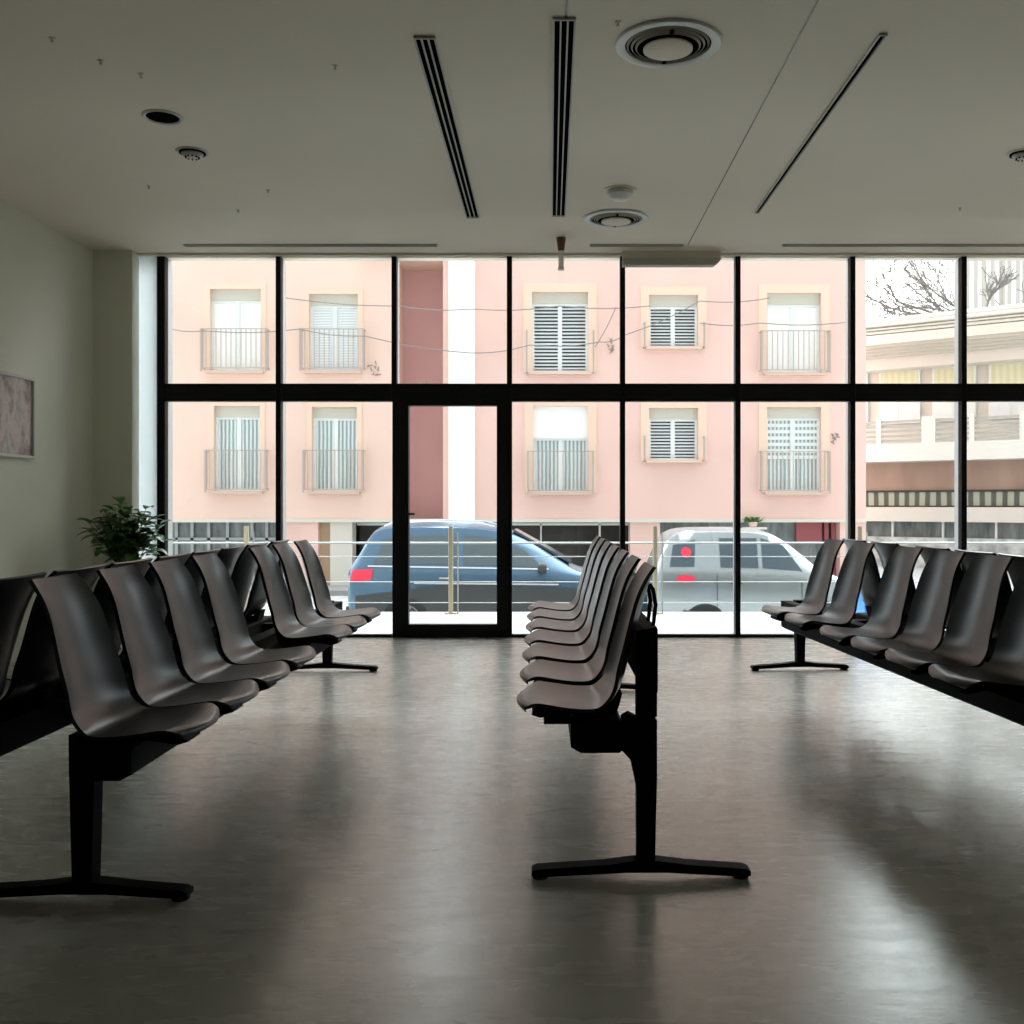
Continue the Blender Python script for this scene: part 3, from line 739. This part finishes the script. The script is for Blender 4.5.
# plant tufts on the ledge (ground-floor cap)
def tuft(px, py, d, label, n, h, wd):
    base = at(px, py, d); r = empty('ledge_plant', base); tag(r, label, 'plant')
    mb = MB(); 
    for k in range(n):
        a = random.uniform(0, 2*PI); leaf(mb, Vector((random.uniform(-wd, wd)*.4, random.uniform(-.05, .05), 0)), Vector((math.cos(a)*.7, math.sin(a)*.3, random.uniform(.4, 1.2))), random.uniform(.5, 1)*h, .03, .5)
    mb.build('foliage', M['leaf'], r)
    MB().lathe([(0, -.10), (.08, -.10), (.11, .0), (.1, .01), (0, .01)], (0, 0, 0), 16).build('pot', M['beige'], r, smooth=True)
tuft(753, 522.5, FD-.0-.2, 'small green plant on the ledge under the right-hand window of the pink building', 46, .34, .5)
o = MB().box(PX(742, FD), PX(764, FD), FD-.35, FD-.06, PZ(527, FD)-.05, PZ(527, FD)-.0).build('ledge', M['cream'], apt); o.location = tuple(Vector(o.location)-apz)

# ------------------------------------------------------------------ cream building on the right, angled
A = Vector((PX(866, 31.5)-1.2, 32.9, 0)); Bv = Vector((19.5, 24.9, 0)); du = (Bv-A).normalized(); ang = math.atan2(du.y, du.x)
cb = empty('cream_building', (A.x, A.y, -.83), ang); tag(cb, 'cream building with curved eaves and slatted balcony beyond the right panes', 'building')
LB = (Bv-A).length
def q(y): return 1.08+(504-y)/32.0+.83
def C(mb, name, m, parent=cb, smooth=False): return mb.build(name, m, parent, smooth=smooth)
C(MB().box(0, LB, .55, 8, 0, q(361)), 'wall', M['cream'])
C(MB().prism([(-.75, q(341)), (-.75, q(339)), (-.3, q(330)), (3, q(303)), (8, q(341))], 'x', 0, LB), 'roof', M['tile'])
e = MB()
for k in range(4):
    z0 = q(341)+k*.14; yy = -.72+k*.17; e.box(0, LB, yy-.05, yy+.02, z0+.04, z0+.09)
C(e, 'tile_course', M['mould'])
C(MB().box(0, LB, -.8, 1, q(350), q(341)), 'fascia', M['cream'])
e = MB()
for k in range(4):
    a = q(361)+(q(350)-q(361))*k/4; b = q(361)+(q(350)-q(361))*(k+1)/4; e.box(0, LB, -.35-.12*k, .6, a, b)
C(e, 'cornice', M['mould'])
C(MB().box(0, LB, -.2, .55, q(372), q(361)), 'soffit', M['cream'])
x = .3
while x < LB-1.3:
    f = C(MB().box(x, x+1.25, .42, .54, q(424), q(372)), 'window', M['wframe'])
    C(MB().box(x+.06, x+1.19, .40, .42, q(396), q(373)), 'pane', M['yel'], f)
    C(MB().box(x+.06, x+.6, .40, .42, q(423), q(398)), 'pane', M['wframe'], f)
    x += 1.62
sl = MB()
for k in range(5):
    z = q(446)+.06+k*.145; sl.box(0, LB, -.50, -.47, z, z+.065)
C(sl, 'balcony_slats', M['slatd'])
sl = MB()
x = .8
for k in range(int(LB/1.35)):
    sl.box(x, x+.14 if k % 2 else x+.40, -.56, -.50, q(446), q(421)); x += 1.35
C(sl, 'balcony_post', M['slat'])
C(MB().box(0, LB, -.60, .55, q(463), q(446)), 'balcony_slab', M['slat'])
C(MB().box(0, LB, .30, .55, q(491), q(463)), 'recessed_wall', M['brownw'])
C(MB().box(0, LB, .24, .30, q(507), q(491)), 'strip_window', M['stripwin'])
C(MB().box(0, LB, .20, .24, q(492.5), q(490.5)).box(0, LB, .20, .24, q(507.5), q(505.5)), 'strip_frame', M['shopdark'])
C(MB().box(0, LB, -.15, .55, q(521), q(507)), 'wall_band', M['cream'])
C(MB().box(0, LB, .2, .55, .9, q(521)), 'shop_window', M['shopglass'])
x = .9
f = MB()
while x < LB: f.box(x, x+.06, .12, .2, .9, q(521)); x += 1.5
C(f, 'shop_frame', M['wframe'])
C(MB().box(0, LB, -.1, .55, 0, .9), 'rubble_base', M['stone'])

# far pale tower
tw = empty('tower_building', (23.5, 48, -.83)); tag(tw, 'tall pale tower with fine vertical cladding far behind the cream building', 'building')
MB().box(-4.2, 8, 0, 8, 0, 22).build('wall', M['far'], tw)
f = MB()
for k in range(13): f.box(-4.2+k*.95, -4.12+k*.95, -.12, 0, 6, 22)
f.build('fin', M['mould'], tw)

# bare tree behind the cream roof
random.seed(11)
tr = empty('bare_tree', (PX(985, 41), 41, -.83)); tag(tr, 'leafless tree spreading bare branches above the cream building roof', 'tree')
trunk = MB(); br = MB()
trunk.tube([(0, 0, 0), (.1, 0, 3), (-.1, 0, 6), (.1, 0, 9.7)], [.28, .22, .18, .14], 10)
def grow(mb, p, d, L, r, lev):
    n = 4; pts = [p]; 
    for k in range(n):
        d = (d+Vector((random.uniform(-.25, .25), random.uniform(-.25, .25), random.uniform(-.16, .20)))).normalized()
        pts.append(pts[-1]+d*(L/n))
    mb.tube(pts, [max(.016, r*(1-.5*k/n)) for k in range(n+1)], 5)
    if lev == 0: return
    for k in range(5 if lev > 1 else 4):
        i = random.randint(1, n); nd = (d+Vector((random.uniform(-.8, .8), random.uniform(-.6, .6), random.uniform(-.45, .5)))).normalized()
        grow(mb, pts[i], nd, L*.62, r*.5, lev-1)
top = Vector((0, 0, 9.3))
for d0, L in (((-1, 0, .10), 4.3), ((-1, .1, .28), 3.6), ((-1, .2, -.05), 3.4), ((-.8, -.2, .4), 2.6), ((.9, 0, .35), 3.0), ((1, .2, .1), 3.0), ((.2, 0, 1), 1.2)):
    grow(br, top+Vector((0, 0, random.uniform(-.5, .3))), Vector(d0).normalized(), L, .075, 3)
trunk.build('trunk', M['bark'], tr, smooth=True); br.build('branches', M['bark'], tr)

# ------------------------------------------------------------------ parked cars
def make_car(name, label, X0, ynear, z0, length, st, paint, glassm, wheels, sidewins, lower, wr=.34, halfw=.88, style='suv'):
    """local a = along +X from the rear, near side at y=0, far side at y=2*halfw. st: list of (a, z_bottom, z_belt, z_top, half_top, half_belt)"""
    root = empty(name, (X0, ynear, z0)); tag(root, label, 'car')
    st = [tuple(s) for s in st]
    # densify
    D = cat(st, 5)
    def sect(s):
        a, zb, zm, zt, ht, hb = s
        yc = halfw
        p = [(hb*.88, zb), (hb*.97, zb+.10), (hb, zb+(zm-zb)*.45), (hb*.985, zm-.05), (hb*.955, zm), (ht+(hb*.955-ht)*.35, zm+(zt-zm)*.66), (ht, zt-.05*min(1, (zt-zm)/.3)), (ht*.82, zt-.008), (ht*.4, zt+.012)]
        return [(a, yc-y, z) for y, z in p]+[(a, yc+y, z) for y, z in reversed(p)]
    secs = [sect(s) for s in D]; k = len(secs[0])
    vs = [v for s in secs for v in s]; fs = []; ms = []
    mb = MB()
    for i in range(len(secs)-1):
        for j in range(k):
            jj = (j+1) % k
            fs.append((i*k+j, i*k+jj, (i+1)*k+jj, (i+1)*k+j))
    mb.add(vs, fs); mb.add([*secs[0]], [tuple(range(k))]); mb.add([*secs[-1]], [tuple(range(k-1, -1, -1))])
    body = mb.build('body', paint, root, smooth=True)
    def S_(a):
        for s, t in zip(D, D[1:]):
            if s[0] <= a <= t[0]+1e-6:
                f = (a-s[0])/max(1e-6, t[0]-s[0]); return tuple(x+(y-x)*f for x, y in zip(s, t))
        return D[-1]
    def pt(a, z, off, far=False):
        s = sect(S_(a))[:9]
        y = s[0][1]
        for p, r_ in zip(s, s[1:]):
            if p[2] <= z <= r_[2]:
                f = (z-p[2])/max(1e-6, r_[2]-p[2]); y = p[1]+(r_[1]-p[1])*f
        if z < s[0][2]: y = s[0][1]
        y -= off
        if far: y = 2*halfw-y
        return (a, y, z)
    def panel(mb, poly, off, far=False, th=.008):
        # poly: lower edge list and upper edge list of (a,z)
        lo_, up = poly; n = 10; rows_ = 4; grid = []
        def sample(e, t):
            L = [0]
            for p, q_ in zip(e, e[1:]): L.append(L[-1]+math.dist(p, q_))
            t *= L[-1]
            for i in range(len(e)-1):
                if t <= L[i+1]+1e-9:
                    f = (t-L[i])/max(1e-9, L[i+1]-L[i]); return (e[i][0]+(e[i+1][0]-e[i][0])*f, e[i][1]+(e[i+1][1]-e[i][1])*f)
            return e[-1]
        for r_ in range(rows_+1):
            for i in range(n+1):
                p = sample(lo_, i/n); q_ = sample(up, i/n); f = r_/rows_
                grid.append(pt(p[0]+(q_[0]-p[0])*f, p[1]+(q_[1]-p[1])*f, off, far))
        N = len(grid); back = [(x, y+(th if not far else -th), z) for x, y, z in grid]
        f_ = []
        for r_ in range(rows_):
            for i in range(n):
                a = r_*(n+1)+i; b = a+n+1; f_ += [(a, a+1, b+1, b), (N+a, N+b, N+b+1, N+a+1)]
        for i in range(n):
            f_.append((i, N+i, N+i+1, i+1)); a = rows_*(n+1)+i; f_.append((a, a+1, N+a+1, N+a))
        for r_ in range(rows_):
            a = r_*(n+1); b = a+n+1; f_.append((a, b, N+b, N+a)); f_.append((a+n, N+a+n, N+b+n, b+n))
        mb.add(grid+back, f_)
    for wnd in sidewins:
        for far in (False, True):
            mb = MB(); panel(mb, wnd, .006, far); mb.build('side_window', glassm, root, smooth=True)
    for l in lower:
        for far in (False, True):
            mb = MB(); panel(mb, l[0], l[2] if len(l) > 2 else .012, far); mb.build(l[3] if len(l) > 3 else 'dark_side_panel', l[1], root, smooth=True)
    for wa in wheels:
        for far in (False, True):
            y = .0 if not far else 2*halfw
            sg = 1 if not far else -1
            arch = MB().lathe([(0, -sg*.003), (wr+.07, -sg*.003), (wr+.08, sg*.03), (0, sg*.03)], (wa, y+sg*.012, wr), 28, 'y'); arch.build('wheel_arch', M['cardark'], root)
            wh = MB().lathe([(wr*.60, -sg*.02), (wr*.66, -sg*.032), (wr*.94, -sg*.03), (wr, -sg*.005), (wr, sg*.18), (wr*.6, sg*.18)], (wa, y, wr), 32, 'y').build('wheel', M['rub'], root, smooth=True)
            rim = MB().lathe([(wr*.66, -sg*.02), (wr*.62, -sg*.03), (wr*.58, -sg*.01), (wr*.58, sg*.03), (0, sg*.03)], (wa, y, wr), 32, 'y')
            for kk in range(5):
                an = 2*PI*kk/5; c_, s_ = math.cos(an), math.sin(an); nx, nz = -s_, c_
                rim.tube([(wa+c_*.04, y-sg*.012, wr+s_*.04), (wa+c_*wr*.6, y-sg*.016, wr+s_*wr*.6)], .022, 6)
            rim.lathe([(0, -sg*.03), (.045, -sg*.025), (.05, 0), (0, 0)], (wa, y, wr), 16, 'y')
            rim.build('rim', M['steel'], wh, smooth=True)
    return root, pt, panel

# blue estate car in front of the pink building
CD = 15.0; s_ = F/CD
def ca(px): return (px-347)/s_
st = [ # a, zb, zbelt, ztop, half_top, half_belt
    (0.00, .42, .93, 1.02, .78, .80), (.05, .34, 1.02, 1.14, .76, .85), (.14, .30, 1.10, 1.30, .72, .87), (.26, .28, 1.13, 1.52, .67, .88), (.42, .27, 1.13, 1.68, .62, .885),
    (.75, .26, 1.12, 1.715, .62, .89), (1.35, .25, 1.11, 1.725, .63, .89), (1.95, .25, 1.10, 1.70, .63, .89), (2.35, .25, 1.09, 1.62, .62, .89), (2.75, .25, 1.07, 1.45, .63, .89),
    (3.12, .25, 1.03, 1.22, .68, .89), (3.42, .25, .98, 1.04, .76, .88), (3.9, .26, .90, .97, .74, .86), (4.25, .30, .78, .86, .66, .80), (4.42, .38, .62, .68, .55, .70)]
sw = [
    ([(.38, 1.15), (.78, 1.15)], [(.52, 1.50), (.80, 1.56)]),
    ([(.86, 1.15), (1.62, 1.14)], [(.88, 1.55), (1.62, 1.57)]),
    ([(1.70, 1.14), (2.42, 1.12), (2.86, 1.10)], [(1.70, 1.57), (2.12, 1.53), (2.62, 1.33)])]
lowp = [([(1.0, .36), (2.6, .36), (3.1, .36)], [(1.0, .86), (2.6, .84), (3.1, .82)])]
low = [(([(.12, .38), (1.5, .36), (3.9, .36)], [(.12, .68), (1.5, .85), (3.9, .78)]), M['cardark'], .016),  # dark reflection on the lower body, put into this panel's colour
       (([(.98, .86), (3.1, .84)], [(.98, .885), (3.1, .865)]), M['chrome'], .014, 'chrome_strip'),
       (([(.30, 1.110), (2.95, 1.065)], [(.30, 1.130), (2.95, 1.085)]), M['chrome'], .012, 'window_trim')]
car, pt, panel = make_car('estate_car', 'metallic blue estate car parked on the street behind the glass door', ca(347)*0+PX(347, CD), CD, -.95, 4.4, st, M['carblue'], M['carglassl'], [.86, 3.50], sw, low)
for far in (False, True):
    mb = MB(); panel(mb, ([(.03, .88), (.36, .92)], [(.07, 1.06), (.38, 1.08)]), .016, far, .03); mb.build('tail_light', M['tail'], car, smooth=True)
    mb = MB(); yy = -.0 if not far else 1.76; sg = -1 if not far else 1
    mb.lathe([(0, -.07), (.07, -.06), (.10, 0), (.07, .06), (0, .07)], (2.86, yy+sg*.08, 1.10), 16, 'x'); mb.build('wing_mirror', M['cardark'], car, smooth=True)
    mb = MB(); y3 = .88-.58 if not far else .88+.58
    mb.tube([(.5, y3, 1.70), (.62, y3, 1.755), (1.2, y3, 1.775), (1.95, y3, 1.75), (2.15, y3, 1.69)], .016, 6); mb.build('roof_rail', M['chrome'], car, smooth=True)
    for a_ in (1.35, 2.2):
        mb = MB(); panel(mb, ([(a_, .93), (a_+.18, .93)], [(a_, .96), (a_+.18, .96)]), .025, far, .012); mb.build('door_handle', M['chrome'], car)
for a_ in (.90, 1.66, 2.56):
    mb = MB(); panel(mb, ([(a_, .36), (a_+.012, .36)], [(a_, 1.08), (a_+.012, 1.08)]), .004); mb.build('door_seam', M['cardark'], car)
MB().box(-.05, .10, .12, 1.64, .36, .52).build('rear_bumper', M['cardark'], car, bevel=.03)
MB().add([(.090, .30, 1.17), (.090, 1.46, 1.17), (.40, 1.32, 1.62), (.40, .44, 1.62), (.075, .30, 1.18), (.075, 1.46, 1.18), (.385, 1.32, 1.63), (.385, .44, 1.63)], [(0,1,2,3),(4,5,6,7),(0,1,5,4),(1,2,6,5),(2,3,7,6),(3,0,4,7)]).build('rear_window', M['carglass'], car)
MB().add([(2.42, .36, 1.62), (2.42, 1.40, 1.62), (3.28, 1.52, 1.14), (3.28, .24, 1.14), (2.44, .36, 1.645), (2.44, 1.40, 1.645), (3.30, 1.52, 1.165), (3.30, .24, 1.165)], [(0,1,2,3),(4,5,6,7),(0,1,5,4),(1,2,6,5),(2,3,7,6),(3,0,4,7)]).build('windscreen', M['carglassl'], car)

# small silver hatchback
D2 = 14.5
st = [(0.0, .40, .98, 1.10, .70, .76), (.06, .33, 1.08, 1.28, .66, .80), (.16, .30, 1.12, 1.50, .62, .82), (.34, .28, 1.12, 1.64, .58, .83), (.80, .26, 1.12, 1.67, .58, .84), (1.4, .26, 1.10, 1.66, .59, .84), (1.75, .26, 1.08, 1.58, .59, .84),
      (2.1, .26, 1.05, 1.34, .62, .84), (2.4, .27, 1.00, 1.08, .68, .82), (2.7, .30, .90, .96, .64, .78), (2.88, .36, .70, .76, .5, .68)]
sw = [([(.20, 1.14), (.55, 1.14)], [(.26, 1.44), (.58, 1.52)]), ([(.92, 1.13), (1.46, 1.12)], [(.92, 1.54), (1.46, 1.54)]), ([(1.52, 1.12), (2.08, 1.08)], [(1.52, 1.54), (1.84, 1.44)])]
low = [(([(.95, .30), (2.0, .30)], [(.95, .42), (2.0, .42)]), M['cardark'], .006)]
car2, pt, panel = make_car('hatchback_car', 'small silver hatchback with red tail lights parked outside right of the centre bench', PX(656, D2), D2, -.95, 2.88, st, M['carsilver'], M['carglass'], [.70, 2.28], sw, low, wr=.31, halfw=.83)
for (z, rx, rz_) in ((1.36-.02, .055, .075), (.97, .10, .055)):
    for far in (False, True):
        cz = z; a0 = .44 if z > 1.2 else .42
        mb = MB(); aa = []
        lo_ = []; up = []
        for k in range(9):
            t = -1+2*k/8; hgt = rz_*math.sqrt(max(.02, 1-t*t)); lo_.append((a0+rx*t*1.3, cz-hgt)); up.append((a0+rx*t*1.3, cz+hgt))
        panel(mb, (lo_, up), .016, far, .02); mb.build('tail_light', M['tail'], car2, smooth=True)
MB().box(-.04, .08, .12, 1.54, .36, .50).build('rear_bumper', M['cardark'], car2, bevel=.03)
for a_ in (.86, 2.06):
    mb = MB(); panel(mb, ([(a_, .36), (a_+.012, .36)], [(a_, 1.08), (a_+.012, 1.08)]), .004); mb.build('door_seam', M['cardark'], car2)
for far in (False, True):
    mb = MB(); panel(mb, ([(1.05, .90), (1.22, .90)], [(1.05, .93), (1.22, .93)]), .025, far, .012); mb.build('door_handle', M['cardark'], car2)
    mb = MB(); panel(mb, ([(2.62, .72), (2.80, .70)], [(2.60, .86), (2.76, .82)]), .012, far, .012); mb.build('headlamp', M['headl'], car2)
